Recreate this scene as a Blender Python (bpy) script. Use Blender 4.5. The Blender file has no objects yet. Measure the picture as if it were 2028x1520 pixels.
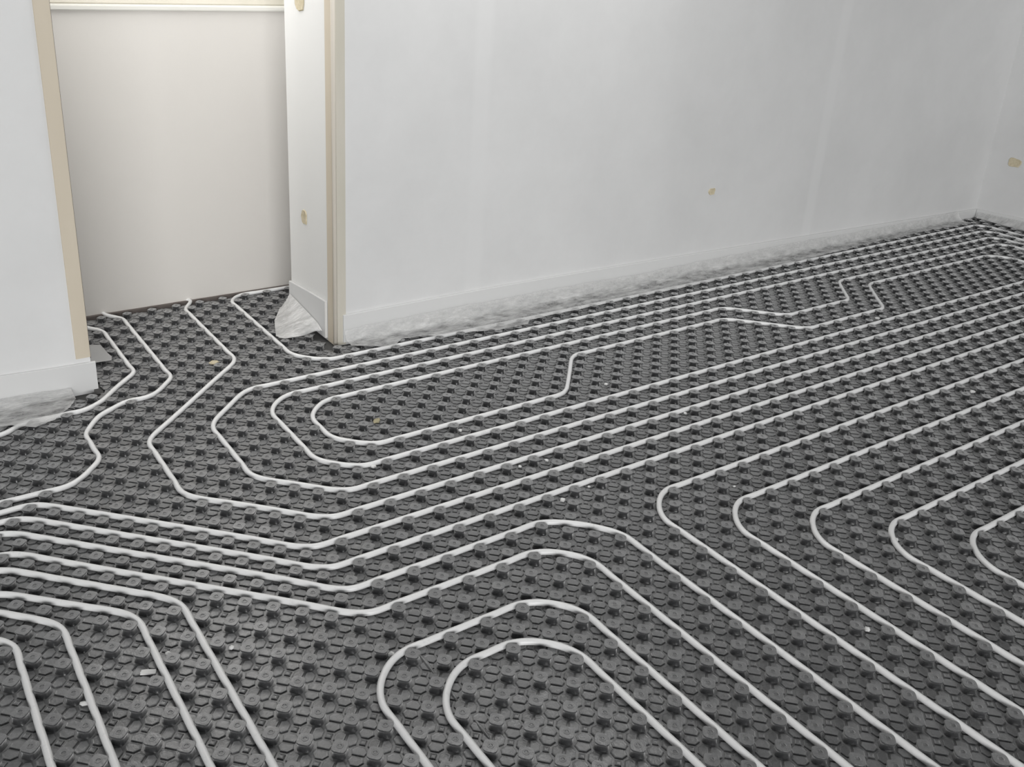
import bpy, bmesh, math, random
import numpy as np
from mathutils import Vector, Matrix
from mathutils.geometry import delaunay_2d_cdt

random.seed(7)
RNG = np.random.default_rng(7)
scene = bpy.context.scene
COL = scene.collection
A = 0.1                       # 100 mm: pipe spacing and stud row pitch of the heating mat

# ------------------------------------------------------------------ camera
cam_data = bpy.data.cameras.new('camera')
cam_data.sensor_fit = 'HORIZONTAL'
cam_data.sensor_width = 36.0
cam_data.lens = 1855.91 / 2028 * 36.0
cam_data.shift_x = (1014 - 934.53) / 2028
cam_data.shift_y = -(760 - 651.75) / 2028
cam_data.clip_start = 0.05
cam_data.clip_end = 100
cam = bpy.data.objects.new('camera', cam_data)
COL.objects.link(cam)
R = [[0.8318279520438546, -0.5530654688974628, 0.0466995215341367],
     [-0.17217070284604613, -0.3371048141178714, -0.9255904025961772],
     [0.527654723545413, 0.7618916795778021, -0.3756348776516554]]
cam.matrix_world = Matrix(((R[0][0], -R[1][0], -R[2][0], -2.204218),
                           (R[0][1], -R[1][1], -R[2][1], -2.147685),
                           (R[0][2], -R[1][2], -R[2][2], 1.456702),
                           (0, 0, 0, 1)))
scene.camera = cam

def to_pixel(x, y, z):
    """pixel of a point, only used to decide how much of the floor can be seen"""
    d = np.array([x + 2.204218, y + 2.147685, z - 1.456702])
    c = np.array(R) @ d
    if c[2] <= 0.05:
        return -9e9, -9e9
    return 934.5 + 1855.9 * c[0] / c[2], 651.7 + 1855.9 * c[1] / c[2]

# ------------------------------------------------------------------ world, lights, exposure
scene.view_settings.view_transform = 'Standard'
scene.view_settings.look = 'None'
scene.view_settings.exposure = 0.0
scene.view_settings.gamma = 1.0
scene.view_settings.use_curve_mapping = False
world = bpy.data.worlds.new('World')
scene.world = world
world.use_nodes = True
wn = world.node_tree.nodes['Background']
wn.inputs['Color'].default_value = (0.93, 0.97, 1.0, 1)
wn.inputs['Strength'].default_value = 0.08

def area(name, loc, target, sx, sy, power, color=(1, 1, 1)):
    l = bpy.data.lights.new(name, 'AREA')
    l.shape = 'RECTANGLE'; l.size = sx; l.size_y = sy
    l.energy = power; l.color = color
    o = bpy.data.objects.new(name, l); COL.objects.link(o)
    o.location = loc
    o.rotation_euler = (Vector(target) - Vector(loc)).to_track_quat('-Z', 'Y').to_euler()
    return o
# daylight of the bay window above the panel, then unseen fill lights added
area('bay_window_light', (-1.05, 1.56, 1.85), (-1.05, 1.15, 0.0), 1.0, 1.2, 8.5, (1.0, 0.98, 0.95)).data.spread = math.radians(150)
area('bay_side_fill', (-3.2, 1.45, 1.4), (-0.7, 1.2, 0.6), 0.3, 1.4, 5, (1.0, 0.98, 0.95))  # added at the bay side to brighten the white wall end
area('rear_fill', (-5.0, -10.0, 2.5), (0.3, 0.9, 0.7), 7.0, 3.0, 790, (1.0, 0.998, 0.99))  # unseen, placed far behind the camera to lift the walls
area('ceiling_fill', (-0.2, 0.3, 2.5), (-0.2, 0.3, 0), 1.8, 0.6, 17, (1.0, 0.99, 0.97))  # added overhead to brighten the middle of the floor

# ------------------------------------------------------------------ materials
def mat(name, base, rough=0.6, spec=0.5):
    m = bpy.data.materials.new(name); m.use_nodes = True
    b = m.node_tree.nodes['Principled BSDF']
    b.inputs['Base Color'].default_value = (*base, 1)
    b.inputs['Roughness'].default_value = rough
    b.inputs['Specular IOR Level'].default_value = spec
    return m, m.node_tree.nodes, m.node_tree.links, b

def noise(n, l, scale, detail=6, rough=0.6, vec=None):
    t = n.new('ShaderNodeTexNoise'); t.inputs['Scale'].default_value = scale
    t.inputs['Detail'].default_value = detail; t.inputs['Roughness'].default_value = rough
    if vec is not None: l.new(vec, t.inputs['Vector'])
    return t

def obj_coord(n, l, scale=(1, 1, 1)):
    t = n.new('ShaderNodeTexCoord'); mp = n.new('ShaderNodeMapping')
    mp.inputs['Scale'].default_value = scale
    l.new(t.outputs['Object'], mp.inputs['Vector'])
    return mp.outputs['Vector']

def ramp(n, l, fac, stops):
    r = n.new('ShaderNodeValToRGB')
    while len(r.color_ramp.elements) < len(stops): r.color_ramp.elements.new(0.5)
    for e, (p, c) in zip(r.color_ramp.elements, stops):
        e.position = p; e.color = (*c, 1)
    l.new(fac, r.inputs['Fac'])
    return r.outputs['Color']

def bump(n, l, b, h, strength, dist):
    u = n.new('ShaderNodeBump'); u.inputs['Strength'].default_value = strength
    u.inputs['Distance'].default_value = dist
    l.new(h, u.inputs['Height']); l.new(u.outputs['Normal'], b.inputs['Normal'])

def plaster(name, c, var=0.035, seams=()):
    m, n, l, b = mat(name, c, 0.85, 0.25)
    v = obj_coord(n, l)
    big = noise(n, l, 1.3, 8, 0.65, v)
    lo = tuple(x * (1 - var) for x in c); hi = tuple(min(1, x * (1 + var)) for x in c)
    colr = ramp(n, l, big.outputs['Fac'], [(0.32, lo), (0.5, c), (0.68, hi)])
    if seams:                                    # filled plasterboard joints: slightly paler vertical bands
        sep = n.new('ShaderNodeSeparateXYZ'); tc = n.new('ShaderNodeTexCoord')
        l.new(tc.outputs['Object'], sep.inputs[0])
        acc = None
        for sx, w in seams:
            d = n.new('ShaderNodeMath'); d.operation = 'SUBTRACT'; d.inputs[1].default_value = sx
            l.new(sep.outputs['X'], d.inputs[0])
            ab = n.new('ShaderNodeMath'); ab.operation = 'ABSOLUTE'; l.new(d.outputs[0], ab.inputs[0])
            lt = n.new('ShaderNodeMapRange'); lt.inputs['From Min'].default_value = w * 0.5
            lt.inputs['From Max'].default_value = w; lt.inputs['To Min'].default_value = 1; lt.inputs['To Max'].default_value = 0
            l.new(ab.outputs[0], lt.inputs['Value'])
            if acc is None: acc = lt.outputs[0]
            else:
                mx = n.new('ShaderNodeMath'); mx.operation = 'MAXIMUM'
                l.new(acc, mx.inputs[0]); l.new(lt.outputs[0], mx.inputs[1]); acc = mx.outputs[0]
        mul = n.new('ShaderNodeMath'); mul.operation = 'MULTIPLY'; mul.inputs[1].default_value = 0.55
        l.new(acc, mul.inputs[0])
        mix = n.new('ShaderNodeMixRGB'); l.new(mul.outputs[0], mix.inputs['Fac'])
        l.new(colr, mix.inputs['Color1']); mix.inputs['Color2'].default_value = (*[min(1, x * 1.06) for x in c], 1)
        colr = mix.outputs['Color']
    l.new(colr, b.inputs['Base Color'])
    fine = noise(n, l, 24, 8, 0.7, obj_coord(n, l, (1, 1, 0.45)))
    bump(n, l, b, fine.outputs['Fac'], 0.22, 0.003)
    return m

M = {}
M['plaster'] = plaster('grey_plaster', (0.76, 0.762, 0.762), 0.055, ((2.08, 0.05), (-0.1, 0.05)))
M['plaster_left'] = plaster('pale_plaster', (0.83, 0.833, 0.833), 0.05)
M['reveal'] = plaster('white_reveal', (0.88, 0.88, 0.865), 0.01)
M['panel'] = plaster('warm_panel', (0.74, 0.715, 0.68), 0.012)
M['ceiling'] = plaster('ceiling_white', (0.7, 0.7, 0.7), 0.01)
M['strip'] = mat('edge_strip_white', (0.76, 0.763, 0.76), 0.55, 0.3)[0]
m, n, l, b = mat('beige_bead', (0.70, 0.62, 0.50), 0.7, 0.3)
t = noise(n, l, 5, 6, 0.6, obj_coord(n, l, (1, 1, 0.25)))
l.new(ramp(n, l, t.outputs['Fac'], [(0.3, (0.66, 0.585, 0.47)), (0.7, (0.73, 0.655, 0.535))]), b.inputs['Base Color'])
M['beige'] = m
m, n, l, b = mat('greenish_bead', (0.66, 0.63, 0.54), 0.75, 0.3)
t = noise(n, l, 7, 6, 0.6, obj_coord(n, l, (1, 1, 0.2)))
l.new(ramp(n, l, t.outputs['Fac'], [(0.3, (0.60, 0.575, 0.49)), (0.7, (0.68, 0.645, 0.575))]), b.inputs['Base Color'])
M['bead_side'] = m
M['bead_nose'] = mat('bead_nose', (0.88, 0.82, 0.72), 0.45, 0.4)[0]
M['dark_gap'] = mat('dark_gap', (0.16, 0.14, 0.13), 0.9, 0.1)[0]
M['sill'] = mat('sill_white', (0.80, 0.79, 0.74), 0.4, 0.4)[0]
M['screed'] = mat('screed', (0.10, 0.10, 0.10), 0.9, 0.1)[0]

# black dusty moulded plastic
m, n, l, b = mat('black_plastic', (0.05, 0.052, 0.055), 0.4, 0.7)
b.inputs['Sheen Weight'].default_value = 0.8; b.inputs['Sheen Roughness'].default_value = 0.45
v = obj_coord(n, l)
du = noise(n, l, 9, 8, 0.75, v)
dust_lit = ramp(n, l, du.outputs['Fac'], [(0.35, (0.112, 0.114, 0.117)), (0.55, (0.150, 0.152, 0.155)), (0.75, (0.225, 0.225, 0.225))])
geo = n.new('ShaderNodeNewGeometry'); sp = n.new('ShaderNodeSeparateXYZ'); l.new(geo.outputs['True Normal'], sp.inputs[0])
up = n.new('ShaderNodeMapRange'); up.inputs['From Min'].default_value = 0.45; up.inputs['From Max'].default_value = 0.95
l.new(sp.outputs['Z'], up.inputs['Value'])        # dusty up-facing faces paler, sides darker: shading put into the colour
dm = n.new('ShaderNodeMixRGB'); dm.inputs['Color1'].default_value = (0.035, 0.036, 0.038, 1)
l.new(up.outputs[0], dm.inputs['Fac']); l.new(dust_lit, dm.inputs['Color2']); l.new(dm.outputs[0], b.inputs['Base Color'])
rr = n.new('ShaderNodeMapRange'); rr.inputs['From Min'].default_value = 0.3; rr.inputs['From Max'].default_value = 0.7
rr.inputs['To Min'].default_value = 0.20; rr.inputs['To Max'].default_value = 0.38
l.new(noise(n, l, 30, 5, 0.6, v).outputs['Fac'], rr.inputs['Value']); l.new(rr.outputs[0], b.inputs['Roughness'])
bump(n, l, b, noise(n, l, 110, 4, 0.6, v).outputs['Fac'], 0.35, 0.0025)
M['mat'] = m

m, n, l, b = mat('pipe_white', (0.90, 0.903, 0.902), 0.33, 0.5)
t = noise(n, l, 40, 6, 0.8, obj_coord(n, l))
l.new(ramp(n, l, t.outputs['Fac'], [(0.25, (0.72, 0.725, 0.725)), (0.42, (0.90, 0.903, 0.902))]), b.inputs['Base Color'])
M['pipe'] = m

def film(name, alpha):
    m, n, l, b = mat(name, (0.84, 0.84, 0.835), 0.2, 0.8)
    tr = n.new('ShaderNodeBsdfTransparent'); mix = n.new('ShaderNodeMixShader')
    t = noise(n, l, 13, 5, 0.65, obj_coord(n, l, (0.8, 2.0, 1)))
    mr = n.new('ShaderNodeMapRange'); mr.inputs['From Min'].default_value = 0.3; mr.inputs['From Max'].default_value = 0.7
    mr.inputs['To Min'].default_value = alpha - 0.30; mr.inputs['To Max'].default_value = min(0.97, alpha + 0.30)
    l.new(t.outputs['Fac'], mr.inputs['Value']); l.new(mr.outputs[0], mix.inputs['Fac'])
    l.new(tr.outputs[0], mix.inputs[1]); l.new(b.outputs[0], mix.inputs[2])
    l.new(mix.outputs[0], n['Material Output'].inputs['Surface'])
    bump(n, l, b, noise(n, l, 60, 3, 0.6, obj_coord(n, l, (0.5, 1.6, 1))).outputs['Fac'], 0.7, 0.008)
    return m
M['film'] = film('clear_film', 0.50)
M['film_jamb'] = film('milky_film', 0.80)
M['film_grey'] = mat('grey_film', (0.36, 0.36, 0.36), 0.45, 0.4)[0]
M['crumb'] = mat('white_crumb', (0.86, 0.86, 0.85), 0.8, 0.2)[0]
M['crumb_yellow'] = mat('yellow_crumb', (0.42, 0.38, 0.25), 0.8, 0.2)[0]
m, n, l, b = mat('yellow_filler', (0.66, 0.58, 0.40), 0.9, 0.1)
t = noise(n, l, 60, 5, 0.7, obj_coord(n, l))
l.new(ramp(n, l, t.outputs['Fac'], [(0.3, (0.56, 0.49, 0.33)), (0.7, (0.76, 0.68, 0.52))]), b.inputs['Base Color'])
M['filler'] = m

# ------------------------------------------------------------------ helpers
def mesh_obj(name, verts, faces, material, parent=None, smooth=False):
    me = bpy.data.meshes.new(name)
    me.from_pydata(np.asarray(verts, float).tolist(), [], faces)
    me.materials.append(material)
    if smooth:
        me.polygons.foreach_set('use_smooth', [True] * len(me.polygons))
    me.update()
    o = bpy.data.objects.new(name, me); COL.objects.link(o)
    if parent: o.parent = parent
    return o

def tag(o, label, cat, group=None, kind=None):
    if label: o['label'] = label
    if cat: o['category'] = cat
    if group: o['group'] = group
    if kind: o['kind'] = kind
    return o

def box(name, x0, x1, y0, y1, z0, z1, material, bevel=0.0, structure=True):
    bm = bmesh.new()
    bmesh.ops.create_cube(bm, size=1)
    for v in bm.verts:
        v.co = ((x0 + x1) / 2 + v.co.x * (x1 - x0), (y0 + y1) / 2 + v.co.y * (y1 - y0), (z0 + z1) / 2 + v.co.z * (z1 - z0))
    if bevel:
        bmesh.ops.bevel(bm, geom=list(bm.edges), offset=bevel, segments=2, affect='EDGES')
    me = bpy.data.meshes.new(name); bm.to_mesh(me); bm.free()
    me.materials.append(material)
    o = bpy.data.objects.new(name, me); COL.objects.link(o)
    if structure: o['kind'] = 'structure'
    return o

# ------------------------------------------------------------------ room shell (metres; floor sheet top at z = 0)
H = 2.55
box('floor', -4.2, 4.2, -3.6, 1.75, -0.12, -0.004, M['screed'])
box('ceiling', -4.2, 4.2, -3.6, 1.75, H, H + 0.1, M['ceiling'])
box('wall_back', -0.73, 3.95, 0.905, 1.31, -0.004, H, M['plaster'])
box('wall_left', -4.2, -1.627, 0.925, 1.31, -0.004, H, M['plaster_left'])
box('wall_right', 3.79, 3.95, -3.6, 0.905, -0.004, H, M['plaster'])
box('wall_rear', -2.6, 0.2, 1.61, 1.73, 0.006, 1.185, M['panel'])
# white lining of the wall end beside the bay
o = box('trim_1', -0.734, -0.7285, 0.962, 1.312, 0.0, H, M['reveal'], 0.001)
# corner bead on the wall end: two flanges and a rounded nose
box('trim_2', -0.73, -0.688, 0.9005, 0.9055, 0.0, H, M['bead_side'], 0.001)
box('trim_3', -0.7352, -0.7295, 0.904, 0.964, 0.0, H, M['beige'], 0.001)
bm = bmesh.new()
bmesh.ops.create_cone(bm, cap_ends=True, segments=14, radius1=0.0085, radius2=0.0085, depth=H - 0.004)
bmesh.ops.translate(bm, verts=bm.verts, vec=(-0.7310, 0.9045, H / 2))
me = bpy.data.meshes.new('trim_4'); bm.to_mesh(me); bm.free(); me.materials.append(M['bead_nose'])
for p in me.polygons: p.use_smooth = True
o = bpy.data.objects.new('trim_4', me); COL.objects.link(o); o['kind'] = 'structure'
# beige edge board and a dark strip coloured as the shadow gap on the left partition
box('trim_5', -1.672, -1.626, 0.9205, 0.926, 0.13, H, M['beige'], 0.001)
box('trim_6', -1.627, -1.6225, 0.935, 0.97, 0.12, H, M['dark_gap'])
# window board on top of the bay panel, bottom rail of the bay window
box('trim_7', -2.6, 0.2, 1.595, 1.73, 1.185, 1.205, M['sill'], 0.004)
box('trim_8', -2.6, 0.2, 1.64, 1.70, 1.205, 1.275, M['bead_side'], 0.004)
m, n, l, b = mat('daylit_pane', (0.9, 0.9, 0.9), 0.15, 0.5)
b.inputs['Emission Color'].default_value = (1.0, 0.99, 0.97, 1); b.inputs['Emission Strength'].default_value = 1.1
M['pane'] = m
box('window_1', -2.6, 0.2, 1.675, 1.685, 1.275, 2.3, M['pane'])
box('trim_10', -2.6, 0.2, 1.61, 1.73, 2.3, H, M['panel'])
box('trim_9', -2.6, 0.2, 1.595, 1.612, -0.004, 0.0115, M['dark_gap'])

def tapered_strip(name, xs, tops, y0, y1, z0):
    """edge insulation strip on a wall foot whose top edge is not level"""
    v = []; f = []
    for x, t in zip(xs, tops):
        v += [(x, y0, z0), (x, y0, t - 0.002), (x, y0 + 0.002, t), (x, y1, t), (x, y1, z0)]
    k = 5
    for i in range(len(xs) - 1):
        a = i * k; c = a + k
        for j in range(k):
            f.append((a + j, a + (j + 1) % k, c + (j + 1) % k, c + j))
    f.append(tuple(reversed(range(k)))); f.append(tuple(len(v) - k + j for j in range(k)))
    o = mesh_obj(name, v, f, M['strip'])
    bm = bmesh.new(); bm.from_mesh(o.data); bmesh.ops.recalc_face_normals(bm, faces=bm.faces); bm.to_mesh(o.data); bm.free()
    o['kind'] = 'structure'
    return o
xs = [-0.702, -0.3, 0.06, 0.5, 0.96, 1.6, 2.28, 3.0, 3.58, 3.789]
tops = [0.125, 0.128, 0.129, 0.125, 0.118, 0.106, 0.094, 0.080, 0.068, 0.064]
tapered_strip('baseboard_back', xs, tops, 0.893, 0.9045, 0.012)
tapered_strip('baseboard_left', [-4.2, -2.4, -1.9, -1.75, -1.6135], [0.128, 0.124, 0.121, 0.115, 0.112], 0.9155, 0.9245, 0.012)
bb = tapered_strip('baseboard_side', [0, 0.1, 0.2, 0.345], [0.142, 0.150, 0.158, 0.166], 0.0, 0.010, 0.012)
bb.matrix_world = Matrix.Translation((-0.7455, 1.312, 0)) @ Matrix.Rotation(-math.pi / 2, 4, 'Z')
br = tapered_strip('baseboard_right', [0, 1.0, 2.0, 4.4], [0.065, 0.10, 0.10, 0.10], 0.0, 0.010, 0.012)
br.matrix_world = Matrix.Translation((3.778, 0.89, 0)) @ Matrix.Rotation(-math.pi / 2, 4, 'Z')

# ------------------------------------------------------------------ the studded heating mat
# square lattice, nodes at x = i - j/2, y = -j/2 (units of A); cells between four nodes
E1 = np.array([0.70711, -0.70711]); E2 = np.array([0.70711, 0.70711]); P = A * 0.70711
def seen(x, y, m=200):
    u, w = to_pixel(x, y, 0.01)
    return x > -3.0 and y > -1.75 and -m - 60 < u < 2028 + m and w < 1520 + m + 60
def inside(x, y, e=0.0):
    if x > 3.775 - e: return False
    if y < 0.885 - e: return True
    return (-1.60 + e < x < -0.76 - e and y < 1.59 - e) or (1.37 + e < y < 1.59 - e and -2.1 < x < -0.35)

def ring(pts, c, k):
    return [((p[0] - c[0]) * k[0] + c[0], (p[1] - c[1]) * k[1] + c[1]) for p in pts]
def cell_template():
    """one cell of the moulded sheet: four hexagonal pads round a small square one, in mm"""
    h = P * 500
    V = [(-h, -h, 0), (h, -h, 0), (h, h, 0), (-h, h, 0)]
    E = [(0, 1), (1, 2), (2, 3), (3, 0)]
    def pad(pts, c, steps):
        for k, z in steps:
            q = ring(pts, c, k); s = len(V)
            V.extend((x, y, z) for x, y in q)
            E.extend((s + i, s + (i + 1) % len(q)) for i in range(len(q)))
    hexa = [(-13, -h + 1.9), (13, -h + 1.9), (17.2, -22.5), (8, -11.3), (-8, -11.3), (-17.2, -22.5)]
    for r in range(4):
        ca, sa = math.cos(r * math.pi / 2), math.sin(r * math.pi / 2)
        pts = [(x * ca - y * sa, x * sa + y * ca) for x, y in hexa]
        c = (22.5 * sa, -22.5 * ca)
        pad(pts, c, [((1, 1), 0), ((0.95, 0.95), 2.0), ((0.86, 0.86), 2.8), ((0.70, 0.70), 2.5)])
    sq = [(-6.8, -6.8), (6.8, -6.8), (6.8, 6.8), (-6.8, 6.8)]
    pad(sq, (0, 0), [((1, 1), 0), ((0.9, 0.9), 2.0), ((0.72, 0.72), 2.7), ((0.40, 0.40), 1.9)])
    ov, oe, of, orig, _, _ = delaunay_2d_cdt([Vector(v[:2]) for v in V], E, [], 0, 1e-5)
    z = [max((V[i][2] for i in o), default=0) for o in orig]
    F = []
    for f in of:
        a, b_, c = (ov[i] for i in f)
        F.append(tuple(f) if (b_ - a).cross(c - a) > 0 else tuple(reversed(f)))
    return np.array([(v.x / 1000, v.y / 1000, zz / 1000) for v, zz in zip(ov, z)]), F

TV, TF = cell_template()
corner = [i for i, v in enumerate(TV) if abs(abs(v[0]) - P / 2) < 1e-6 and abs(abs(v[1]) - P / 2) < 1e-6]
nodes, cells = [], []
for j in range(-34, 36):
    for i in range(-60, 62):
        x, y = (i - 0.5 * j) * A, -0.5 * j * A
        if inside(x, y, 0.006) and seen(x, y, 860): nodes.append((x, y))
        if inside(x, y - 0.05, -0.01) and seen(x, y - 0.05, 900): cells.append((x, y - 0.05))
TVx = TV[:, :1] * E1 + TV[:, 1:2] * E2
TQ = ((np.arctan2(TV[:, 1], TV[:, 0]) / math.pi + 1) * 2).astype(int) % 4
raised = TV[:, 2] > 0
TFa = np.array(TF)
nT = len(TV)
vchunks, fchunks, shared, corner_xy = [], [], {}, []
inner_idx = [i for i in range(nT) if i not in corner]
nI = len(inner_idx)
for ci, (cx, cy) in enumerate(cells):
    jit = RNG.normal(0, 1, 6)
    z = np.minimum(np.where(raised, TV[:, 2] * (1 + 0.05 * jit[TQ]) + 0.004 * (jit[4] * TV[:, 0] + jit[5] * TV[:, 1]), 0.0), 0.0031)
    idx = np.zeros(nT, int)
    idx[inner_idx] = np.arange(nI) + ci * nI
    for k in corner:
        p = (cx + TVx[k, 0], cy + TVx[k, 1])
        key = (round(p[0] * 2000), round(p[1] * 2000))
        if key not in shared:
            shared[key] = len(cells) * nI + len(shared); corner_xy.append((p[0], p[1], 0.0))
        idx[k] = shared[key]
    vchunks.append(np.c_[TVx[inner_idx] + (cx, cy), np.maximum(z[inner_idx], 0)])
    fchunks.append(idx[TFa])
verts = np.concatenate(vchunks + [np.array(corner_xy)])
faces = np.concatenate(fchunks).tolist()
# the sheet is trimmed along the walls
xx, yy = verts[:, 0], verts[:, 1]
yy[(yy > 0.890) & ((xx > -0.748) | (xx < -1.61)) & (yy < 1.0)] = 0.890
bay = (yy > 0.890) & (yy < 1.31)
xx[bay & (xx > -0.748)] = -0.748
xx[bay & (xx < -1.60)] = -1.59
yy[yy > 1.592] = 1.592
fa = np.concatenate(fchunks)                        # no sheet across the wall corners
low = ((yy[fa] < 0.893) & ((xx[fa] < -1.60) | (xx[fa] > -0.742))).any(1); high = (yy[fa] > 0.905).any(1)
faces = fa[~(low & high)].tolist()
xx[xx > 3.775] = 3.775
heating_mat = bpy.data.objects.new('heating_mat', None); COL.objects.link(heating_mat)
heating_mat.location = (0, -0.4, 0)
tag(heating_mat, 'dark grey moulded plastic stud mat covering the whole floor under the white pipes', 'floor mat')
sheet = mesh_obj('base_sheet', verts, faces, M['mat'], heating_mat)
sheet.location = (0, 0.4, 0)

SEG = 24
def stud_mesh():
    """squarish stud with rounded corners, undercut neck, lip and a ring on top"""
    prof = [(0.98, 0.0), (0.90, 0.003), (0.855, 0.008), (0.865, 0.0125), (0.95, 0.0158), (1.0, 0.0174), (0.99, 0.0190), (0.945, 0.0199)]
    inner = [(0.0072, 0.0200), (0.0062, 0.0206), (0.0046, 0.0206), (0.0036, 0.0194)]
    v, f = [], []
    for s, z in prof:
        for k in range(SEG):
            t = 2 * math.pi * k / SEG
            c, s_ = math.cos(t), math.sin(t)
            e = 3.8
            r = 0.0157 / ((abs(c) ** e + abs(s_) ** e) ** (1 / e)) * s
            p = r * c * E1 + r * s_ * E2
            v.append((p[0], p[1], z))
    for r, z in inner:
        for k in range(SEG):
            t = 2 * math.pi * k / SEG
            p = r * math.cos(t) * E1 + r * math.sin(t) * E2
            v.append((p[0], p[1], z))
    nr = len(prof) + len(inner)
    for a in range(nr - 1):
        for k in range(SEG):
            k2 = (k + 1) % SEG
            f.append((a * SEG + k, a * SEG + k2, (a + 1) * SEG + k2, (a + 1) * SEG + k))
    v.append((0, 0, 0.0192)); c = len(v) - 1
    for k in range(SEG):
        f.append(((nr - 1) * SEG + k, (nr - 1) * SEG + (k + 1) % SEG, c))
    return v, f
SV, SF = stud_mesh()
order = sorted(nodes, key=lambda p: (p[0] + 2.204) ** 2 + (p[1] + 2.148) ** 2)
def in_frame(p):
    u, w = to_pixel(p[0], p[1], 0.01)
    return 15 < u < 2013 and w < 1508
near = [p for p in order if in_frame(p)][:100]
near_set = set(near)
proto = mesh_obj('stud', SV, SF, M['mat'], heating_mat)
NSIDE = 6 * SEG                                # side faces smooth, top faces flat
proto.data.polygons.foreach_set('use_smooth', [i < NSIDE for i in range(len(proto.data.polygons))])
for k, (x, y) in enumerate(near):
    o = proto if k == 0 else proto.copy()
    if k: COL.objects.link(o); o.parent = heating_mat
    o.location = (x, y + 0.4, 0)
    o.rotation_euler = (random.gauss(0, 0.015), random.gauss(0, 0.015), random.choice((0, 1, 2, 3)) * math.pi / 2)
SVn = np.array(SV)
SFq = np.array([f for f in SF if len(f) == 4]); SFt = np.array([f for f in SF if len(f) == 3])
fv, fq, ft = [], [], []
for k, (x, y) in enumerate([p for p in order if p not in near_set]):
    tx, ty = RNG.normal(0, 0.02, 2)
    q = SVn.copy()
    q[:, 2] += q[:, 0] * tx + q[:, 1] * ty
    q[:, 0] += x; q[:, 1] += y + 0.4
    fv.append(q); fq.append(SFq + k * len(SVn)); ft.append(SFt + k * len(SVn))
fv = np.concatenate(fv); ff = np.concatenate(fq).tolist() + np.concatenate(ft).tolist()
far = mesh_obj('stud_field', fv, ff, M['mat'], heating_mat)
nq = len(SFq)
far.data.polygons.foreach_set('use_smooth', [(i % nq) < NSIDE if i < nq * len(fq) else False for i in range(len(ff))])
far['kind'] = 'stuff'
# short raised lips where two sheets of the mat meet
for y0, y1 in ((-0.745, -0.815), (-0.865, -0.905), (-0.965, -1.03)):
    v, f = [], []
    for k in range(9):
        t = k / 8; yy = y0 + (y1 - y0) * t
        wd = 0.0055 * (0.35 + 0.65 * math.sin(math.pi * t)); xx = -1.328 - 0.004 * t
        for a in range(7):
            an = math.pi * a / 6
            v.append((xx + wd * math.cos(an), yy + 0.4, 0.0005 + 0.0055 * math.sin(an) * (0.3 + 0.7 * math.sin(math.pi * t))))
    for k in range(8):
        for a in range(6):
            f.append((k * 7 + a, k * 7 + a + 1, k * 7 + a + 8, k * 7 + a + 7))
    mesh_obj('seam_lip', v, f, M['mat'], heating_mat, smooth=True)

# ------------------------------------------------------------------ pipes
ND = np.array(nodes) / A
def fillet(pts):
    """waypoints (x, y, radius) -> polyline with circular bends"""
    out = [np.array(pts[0][:2], float)]
    for k in range(1, len(pts) - 1):
        p = np.array(pts[k][:2], float)
        a = np.array(pts[k - 1][:2], float) - p; b = np.array(pts[k + 1][:2], float) - p
        la, lb = np.linalg.norm(a), np.linalg.norm(b); a /= la; b /= lb
        r = pts[k][2] if len(pts[k]) > 2 else 1.2
        half = math.acos(max(-1, min(1, a @ b))) / 2
        if half > math.pi / 2 - 0.01: out.append(p); continue
        t = min(r / math.tan(half), la * 0.49, lb * 0.49); r = t * math.tan(half)
        c = p + (a + b) / np.linalg.norm(a + b) * r / math.sin(half)
        s = p + a * t - c; e = p + b * t - c
        sw = math.pi - 2 * half; n_ = max(4, int(sw * 8))
        cr = s[0] * e[1] - s[1] * e[0]; sg = 1 if cr > 0 else -1
        for q in range(n_ + 1):
            an = sg * sw * q / n_; ca, sa = math.cos(an), math.sin(an)
            out.append(c + np.array([s[0] * ca - s[1] * sa, s[0] * sa + s[1] * ca]))
    out.append(np.array(pts[-1][:2], float))
    return np.array(out)

def resample(p, d):
    seg = np.linalg.norm(np.diff(p, axis=0), axis=1); s = np.r_[0, np.cumsum(seg)]
    n_ = max(2, int(s[-1] / d)); t = np.linspace(0, s[-1], n_ + 1)
    return np.c_[np.interp(t, s, p[:, 0]), np.interp(t, s, p[:, 1])]

def blur(q, n_):
    for _k in range(n_):
        r_ = q.copy(); r_[1:-1] = 0.5 * q[1:-1] + 0.25 * (q[:-2] + q[2:]); q = r_
    return q

def settle(p, clear=0.2535, it=240):
    """let the pipe slide aside, in one smooth sweep, until it lies between the studs that hold it"""
    ref = blur(p, 8)
    D = np.zeros_like(p)
    offs = [(a, b_) for a in (-1, 0, 1) for b_ in (-1, 0, 1)]
    for step in range(it):
        q = ref + D
        base = np.round(q * 2)
        push = np.zeros_like(q)
        for o_ in offs:
            c = base + o_
            ok = (np.mod(c[:, 0] - c[:, 1], 2) == 0)          # stud nodes have x - y integer
            d = q - c / 2
            L = np.linalg.norm(d, axis=1)
            w = np.clip(clear - L, 0, None) * ok
            push += d / np.maximum(L, 1e-6)[:, None] * w[:, None]
        if np.abs(push).max() < 0.0015: break
        push[0] = push[-1] = 0
        D = blur(D + 1.1 * blur(push, 10), 1)
    return ref + D

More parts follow.
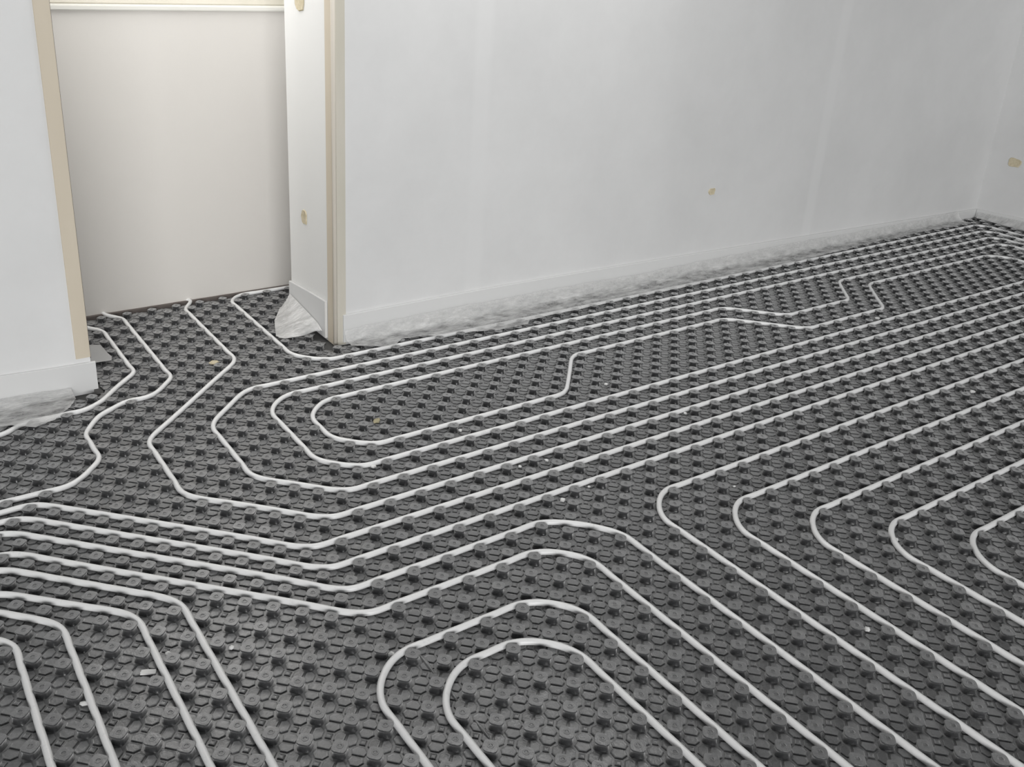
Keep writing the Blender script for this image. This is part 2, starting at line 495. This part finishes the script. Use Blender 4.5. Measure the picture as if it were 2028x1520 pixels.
def tube(name, p, r=0.0079, zc=0.0112, seg=14):
    keep = [0]
    for k in range(1, len(p) - 1):                       # drop points on straight runs
        a = p[keep[-1]]; b = p[k + 1]
        d = b - a; dev = abs(d[0] * (p[k] - a)[1] - d[1] * (p[k] - a)[0]) / max(np.linalg.norm(d), 1e-9)
        t0 = p[k] - p[k - 1]; t1 = p[k + 1] - p[k]
        if abs(t0[0] * t1[1] - t0[1] * t1[0]) > 2e-5 or np.linalg.norm(p[k] - a) > 0.6: keep.append(k)
    keep.append(len(p) - 1)
    q = p[keep] * A
    v, f = [], []
    for k in range(len(q)):
        t = q[min(k + 1, len(q) - 1)] - q[max(k - 1, 0)]; t = t / np.linalg.norm(t)
        nn = np.array([-t[1], t[0]])
        for a in range(seg):
            an = 2 * math.pi * a / seg
            c = q[k] + nn * r * math.cos(an)
            v.append((c[0], c[1], zc + r * math.sin(an)))
    for k in range(len(q) - 1):
        for a in range(seg):
            a2 = (a + 1) % seg
            f.append((k * seg + a, (k + 1) * seg + a, (k + 1) * seg + a2, k * seg + a2))
    s = len(v); v += v[:seg] + v[-seg:]
    f.append(tuple(range(s, s + seg))); f.append(tuple(reversed(range(s + seg, s + 2 * seg))))
    o = mesh_obj(name, v, f, M['pipe'])
    o.data.polygons.foreach_set('use_smooth', [len(pl.vertices) == 4 for pl in o.data.polygons])
    return o

Y0 = -17.0
PIPES = [
 ('white pipe leaving the bay round the wall corner, then along the wall foot under film',
  [(-4.5, 15.75), (-9.25, 15.75, 1.3), (-9.25, 7.9, 1.7), (-6.0, 7.75, 3), (36.35, 7.75, 1.2), (36.25, Y0)]),
 ('white pipe making the innermost of three nested U-turns, with S-bends in midfloor',
  [(33.25, Y0), (33.25, 4.75, 1.2), (18.0, 4.75, 1.2), (16.0, 2.75, 1.0), (11.75, 2.75, 1.6), (9.75, 4.75, 1.6), (-10.75, 4.75, 1.35), (-10.75, 2.25, 1.2), (-9.75, 1.25, 1.2),
   (-2.1, 1.25, 0.9), (0.25, 3.75, 1.2), (8.75, 3.75, 1.2), (11.25, 1.25, 1.6), (16.6, 1.25, 1.0), (19.0, 3.75, 1.2), (30.75, 3.75, 1.2), (30.75, Y0)]),
 ('white heating pipe making the middle one of three nested U-turns left of midfloor',
  [(34.25, Y0), (34.25, 5.75, 1.2), (-11.75, 5.75, 1.45), (-11.75, 1.25, 1.2), (-10.75, 0.25, 1.2), (29.75, 0.25, 1.3), (29.75, Y0)]),
 ('white heating pipe making the outermost of three nested U-turns left of midfloor',
  [(35.25, Y0), (35.25, 6.75, 1.2), (-11.85, 6.75, 1.5), (-13.75, 4.85, 1.5), (-13.75, 1.25, 1.5), (-11.75, -0.75, 1.6), (28.75, -0.75, 1.3), (28.75, Y0)]),
 ('white pipe starting under the middle of the bay panel and passing below the nested U-turns',
  [(-10.9, 16.2), (-11.25, 15.0, 0.8), (-11.25, 9.25, 1.3), (-15.75, 4.75, 1.4), (-15.75, 1.25, 1.5), (-12.75, -1.75, 1.6), (27.75, -1.75, 1.3), (27.75, Y0)]),
 ('white pipe starting under the left of the bay panel, with a tight S-kink',
  [(-14.3, 16.2), (-13.75, 15.2, 0.7), (-13.7, 9.1, 1.0), (-14.6, 7.95, 1.0), (-16.9, 7.1, 0.7), (-17.25, 5.9, 0.8), (-17.25, 4.4, 0.7), (-18.2, 3.42, 1.2), (-24.5, 3.25)]),
 ('white heating pipe nearest the left partition, curving round its foot and under the film there',
  [(-15.7, 15.9), (-14.75, 14.6, 0.8), (-14.65, 10.3, 1.2), (-16.3, 8.2, 1.3), (-17.9, 7.5, 1.4), (-19.3, 7.65, 1.6), (-21.5, 6.2, 1.5), (-24.5, 5.2)]),
 ('uppermost of four white pipes sweeping from the left edge into long straight right-hand runs',
  [(-24.5, 2.85), (-19.45, 2.95, 1.4), (-13.75, -2.75, 1.6), (26.75, -2.75, 1.3), (26.75, Y0)]),
 ('second from the top of four white pipes sweeping in from the left edge',
  [(-24.5, 2.25), (-19.83, 2.33, 1.4), (-13.75, -3.75, 1.6), (25.75, -3.75, 1.3), (25.75, Y0)]),
 ('white pipe from the left edge over the upper of two open foreground humps',
  [(-24.5, 1.8), (-20.24, 1.82, 1.4), (-13.67, -4.75, 1.6), (-6.25, -4.75, 2.3), (-6.25, Y0)]),
 ('white pipe from the left edge over the lower of two open foreground humps',
  [(-24.5, 0.8), (-20.28, 0.78, 1.4), (-13.75, -5.75, 1.6), (-7.75, -5.75, 1.6), (-7.75, Y0)]),
 ('white heating pipe forming the outer of two closed arches at the bottom centre',
  [(-14.75, Y0), (-14.75, -7.25, 1.45), (-9.25, -7.25, 1.45), (-9.25, Y0)]),
 ('white heating pipe forming the inner and lowest of two closed arches at the bottom centre',
  [(-13.75, Y0), (-13.75, -8.25, 1.45), (-10.25, -8.25, 1.5), (-10.25, Y0)]),
 ('leftmost of five white heating pipes turning a sharp corner at the right',
  [(24.75, Y0), (24.75, -5.25, 1.3), (-4.7, -5.25, 1.6), (-4.75, Y0)]),
 ('second from the left of five white heating pipes turning a sharp corner at the right',
  [(23.25, Y0), (23.25, -6.75, 1.3), (-3.2, -6.75, 1.6), (-3.25, Y0)]),
 ('middle one of five white heating pipes turning a sharp corner at the right',
  [(21.75, Y0), (21.75, -8.25, 1.3), (-1.7, -8.25, 1.6), (-1.75, Y0)]),
 ('fourth from the left of five white heating pipes turning a sharp corner at the right',
  [(20.25, Y0), (20.25, -9.75, 1.3), (-0.2, -9.75, 1.5), (-0.25, Y0)]),
 ('rightmost of five white heating pipes turning a sharp corner, at the picture edge',
  [(18.75, Y0), (18.75, -11.25, 1.3), (1.3, -11.25, 1.5), (1.25, Y0)]),
 ('rightmost of four white heating pipes bending down through the lower left corner',
  [(-24.5, 0.25), (-20.6, 0.25, 1.5), (-17.35, -2.9, 1.3), (-17.25, Y0)]),
 ('second from the right of four white heating pipes bending down through the lower left corner',
  [(-24.5, -0.75), (-20.9, -0.6, 1.3), (-18.3, -3.1, 1.2), (-18.22, Y0)]),
 ('second from the left of four white heating pipes bending down through the lower left corner',
  [(-24.5, -1.25), (-21.1, -1.3, 1.3), (-19.8, -2.6, 1.0), (-19.72, Y0)]),
 ('leftmost and shortest visible of four white heating pipes bending down through the lower left corner',
  [(-24.5, -2.2), (-21.2, -2.2, 0.9), (-20.75, -2.9, 0.7), (-20.72, Y0)]),
]
for label, pts in PIPES:
    o = tube('heating_pipe', settle(resample(fillet(pts), 0.09)))
    tag(o, label, 'pipe', 'heating pipes on the stud mat')

# ------------------------------------------------------------------ plastic film hanging off the edge strips
def smooth_noise(x, seed):
    r = random.Random(seed); ph = [r.uniform(0, 6.28) for _ in range(6)]
    return sum(math.sin(x * f + p) / (k + 1) for k, (f, p) in enumerate(zip((1.1, 2.7, 5.3, 9.1, 17.0, 31.0), ph))) / 2.2

def film_strip(name, xs, edge, y_top, z_top, material, amp=0.006, seed=1, rows=12, step=0.03, lift=0.0):
    """film from the strip foot (y_top, z_top) out over the stud tops to an uneven free edge"""
    X = np.arange(xs[0], xs[-1], step); v, f = [], []
    for i, x in enumerate(X):
        e = np.interp(x, xs, edge) + 0.012 * smooth_noise(x * 9, seed)
        zt = z_top + 0.008 * smooth_noise(x * 3, seed + 5)
        for r in range(rows + 1):
            t = r / rows
            y = y_top + (e - y_top) * t
            drop = max(0.0, zt * (1 - t * 2.2) ** 2) if t < 0.45 else 0.0
            w = amp * (0.25 + t) * smooth_noise(x * 14 + t * 6, seed + r % 3) * (1 if r else 0)
            z = 0.0215 + drop + abs(w) + (0.004 * math.sin(math.pi * t)) + lift * max(0.0, 1 - (x - xs[0]) / 0.10)
            v.append((x, y, z))
    n_ = rows + 1
    for i in range(len(X) - 1):
        for r in range(rows):
            f.append((i * n_ + r, (i + 1) * n_ + r, (i + 1) * n_ + r + 1, i * n_ + r + 1))
    return mesh_obj(name, v, f, material, smooth=True)

o = film_strip('plastic_film', [-0.70, -0.63, -0.57, -0.48, -0.36, -0.25, -0.20, -0.07, 0.05, 0.075, 0.25, 0.39, 0.69, 0.95, 1.18, 1.36, 1.68, 1.92, 2.1, 2.35, 2.67, 3.0, 3.24, 3.58],
               [0.83, 0.77, 0.745, 0.805, 0.765, 0.76, 0.73, 0.695, 0.69, 0.725, 0.742, 0.740, 0.742, 0.744, 0.742, 0.752, 0.755, 0.76, 0.775, 0.79, 0.80, 0.81, 0.80, 0.80], 0.890, 0.048, M['film'], 0.006, 8)
tag(o, 'crinkled clear film along the whole foot of the long grey wall', 'plastic film', 'edge films')
o = film_strip('plastic_film', [-2.6, -2.1, -1.944, -1.90, -1.858, -1.787, -1.714, -1.69], [0.66, 0.70, 0.743, 0.742, 0.703, 0.733, 0.822, 0.88], 0.9145, 0.02, M['film'], 0.006, 12)
tag(o, 'crinkled clear film at the foot of the left partition', 'plastic film', 'edge films')

def draped(name, outline_top, outline_bot, material, seed, rows=12, cols=18, amp=0.007):
    """film sheet lofted from a line on the strip (3D) to a free edge on the floor (3D)"""
    def along(L, t):
        L = np.array(L, float); s = np.r_[0, np.cumsum(np.linalg.norm(np.diff(L, axis=0), axis=1))]; s /= s[-1]
        return np.array([np.interp(t, s, L[:, k]) for k in range(3)])
    v, f = [], []
    for c in range(cols + 1):
        a, b_ = along(outline_top, c / cols), along(outline_bot, c / cols)
        for r in range(rows + 1):
            t = r / rows
            p = a + (b_ - a) * t
            p[2] = a[2] * (1 - t) ** 1.6 + b_[2] * (1 - (1 - t) ** 1.6)
            p[2] += amp * abs(smooth_noise(c * 0.9 + t * 5, seed)) * math.sin(math.pi * min(1, t * 1.1)) * 1.6
            v.append(tuple(p))
    n_ = rows + 1
    for c in range(cols):
        for r in range(rows):
            f.append((c * n_ + r, (c + 1) * n_ + r, (c + 1) * n_ + r + 1, c * n_ + r + 1))
    return mesh_obj(name, v, f, material, smooth=True)
o = draped('plastic_film', [(-0.748, 1.30, 0.09), (-0.748, 1.14, 0.07), (-0.748, 1.03, 0.055), (-0.748, 0.985, 0.035)],
           [(-0.79, 1.31, 0.03), (-0.86, 1.20, 0.024), (-0.918, 1.045, 0.0215), (-0.90, 1.012, 0.022), (-0.822, 1.005, 0.022), (-0.765, 1.02, 0.026)], M['film_jamb'], 4)
tag(o, 'milky crumpled film spreading from the foot of the white wall end onto the bay floor', 'plastic film', 'edge films')
o = draped('plastic_film', [(3.776, 0.875, 0.05), (3.776, 0.6, 0.06), (3.776, 0.2, 0.06)], [(3.72, 0.85, 0.024), (3.70, 0.6, 0.024), (3.70, 0.2, 0.024)], M['film'], 9)
tag(o, 'clear film at the foot of the right-hand end wall', 'plastic film', 'edge films')
v = [(-1.60, 1.30, 0.024), (-1.545, 1.268, 0.026), (-1.525, 1.248, 0.030), (-1.518, 1.172, 0.024), (-1.512, 1.142, 0.022), (-1.522, 1.107, 0.022), (-1.60, 1.11, 0.024), (-1.565, 1.19, 0.038)]
o = mesh_obj('plastic_film', v, [(0, 1, 7), (1, 2, 7), (2, 3, 7), (3, 4, 7), (4, 5, 7), (5, 6, 7), (6, 0, 7)], M['film_grey'], smooth=True)
tag(o, 'small grey film flap peeping out behind the edge of the left partition', 'plastic film', 'edge films')

# ------------------------------------------------------------------ filler patches on the walls
def patch(name, origin, ux, uy, w, h, seed, label, n_=14, depth=0.004):
    r = random.Random(seed); ux = np.array(ux, float); uy = np.array(uy, float); nz = np.cross(ux, uy); o_ = np.array(origin, float)
    out = []
    for k in range(n_):
        t = 2 * math.pi * k / n_; c, s = math.cos(t), math.sin(t)
        m_ = 1 / max(abs(c), abs(s)) ** 0.75 * r.uniform(0.78, 1.0)
        out.append((c * m_ * w / 2, s * m_ * h / 2))
    v, f = [], []
    for k, z in ((1.0, 0.0), (0.93, depth), (0.6, depth * 0.7)):
        for x, y in out:
            v.append(tuple(o_ + ux * x * k + uy * y * k + nz * z))
    for a in range(2):
        for k in range(n_):
            f.append((a * n_ + k, a * n_ + (k + 1) % n_, (a + 1) * n_ + (k + 1) % n_, (a + 1) * n_ + k))
    f.append(tuple(2 * n_ + k for k in range(n_)))
    o = mesh_obj(name, v, f, M['filler'])
    tag(o, label, 'wall patch', 'filler patches')
    return o
patch('filler_patch', (1.285, 0.9045, 0.418), (1, 0, 0), (0, 0, 1), 0.05, 0.036, 1, 'tiny yellowish filler patch alone low on the long grey wall')
patch('filler_patch', (3.7895, 0.742, 0.394), (0, -1, 0), (0, 0, 1), 0.085, 0.06, 2, 'yellowish filler patch on the right-hand end wall by the picture edge')
patch('filler_patch', (-0.7345, 1.166, 0.452), (0, -1, 0), (0, 0, 1), 0.055, 0.062, 3, 'lower yellowish filler patch on the white wall end')
patch('filler_patch', (-0.7345, 1.165, 1.262), (0, -1, 0), (0, 0, 1), 0.09, 0.10, 4, 'upper yellowish filler patch on the white wall end, cut by the top edge')

# ------------------------------------------------------------------ crumbs lying on the mat
def crumb(x, y, size, label, material='crumb', flat=0.6, long=1.0, rot=0.0, z=0.0033):
    bm = bmesh.new(); bmesh.ops.create_icosphere(bm, subdivisions=1, radius=size / 2)
    for v_ in bm.verts:
        v_.co *= random.uniform(0.75, 1.15); v_.co.x *= long; v_.co.z *= flat
    bmesh.ops.rotate(bm, verts=bm.verts, cent=(0, 0, 0), matrix=Matrix.Rotation(rot, 3, 'Z'))
    lo = min(v_.co.z for v_ in bm.verts)
    me = bpy.data.meshes.new('crumb'); bm.to_mesh(me); bm.free(); me.materials.append(M[material])
    o = bpy.data.objects.new('plaster_crumb', me); COL.objects.link(o)
    o.location = (x, y, z - lo)
    tag(o, label, 'crumb', 'crumbs on the mat')
    return o
crumb(-0.028, 0.119, 0.018, 'white crumb alone among studs right of the midfloor S-bend')
crumb(0.742, 0.072, 0.014, 'small white crumb right of midfloor below the double wave of pipes')
crumb(1.526, 0.06, 0.024, 'white crumb just below the right kink of the double wave of pipes')
crumb(1.166, -0.591, 0.022, 'white crumb between straight pipes near the right picture edge')
crumb(0.064, -0.19, 0.016, 'white crumb touching a straight pipe at the picture centre right')
crumb(-0.687, 0.079, 0.016, 'white crumb below the long lower run of the innermost U-turn')
crumb(-0.559, -0.213, 0.016, 'brighter of two white crumbs close together among the straight pipes at centre')
crumb(-0.653, -0.202, 0.013, 'dimmer left one of two white crumbs close together at centre')
crumb(-0.657, -0.412, 0.018, 'white crumb above the broad foreground hump')
crumb(-0.541, -0.393, 0.012, 'small white crumb above and right of the broad foreground hump')
crumb(-1.042, 0.014, 0.022, 'white crumb lying under the bottom of the middle U-turn')
crumb(0.024, -1.026, 0.015, 'white crumb inside the fourth sharp corner at the right')
crumb(-0.377, -1.215, 0.016, 'white crumb between diagonal pipes at the lower right')
crumb(-1.385, -0.717, 0.016, 'white crumb stuck to the outside of the outer arch')
crumb(-1.677, -0.521, 0.016, 'small white crumb right of the lower left pipes')
crumb(-1.80, -0.470, 0.015, 'white crumb between two lower left pipes, above the white scrap')
crumb(-0.155, -0.607, 0.010, 'tiny white crumb inside the second sharp corner at the right')
crumb(-1.985, -0.527, 0.014, 'long thin white sliver beside a lower left pipe', long=2.4, rot=-0.4)
crumb(-0.894, 0.268, 0.026, 'yellowish leaf crumb inside the innermost U-turn', 'crumb_yellow', 0.3, 1.5, 0.6)
crumb(-1.2, 0.952, 0.034, 'pale beige flake on the bay floor beside a kinked pipe', 'filler', 0.3, 1.4, 0.5)
bm = bmesh.new(); bmesh.ops.create_cube(bm, size=1)
bmesh.ops.subdivide_edges(bm, edges=list(bm.edges), cuts=2)
for v_ in bm.verts:
    v_.co = (v_.co.x * 0.030 + random.uniform(-.0015, .0015), v_.co.y * 0.013 + random.uniform(-.0012, .0012), v_.co.z * 0.003)
me = bpy.data.meshes.new('scrap'); bm.to_mesh(me); bm.free(); me.materials.append(M['crumb'])
o = bpy.data.objects.new('plastic_scrap', me); COL.objects.link(o); o.location = (-1.852, -0.50, 0.0045); o.rotation_euler = (0, 0, -0.45)
tag(o, 'oblong white plastic scrap beside the lower left pipes', 'scrap')
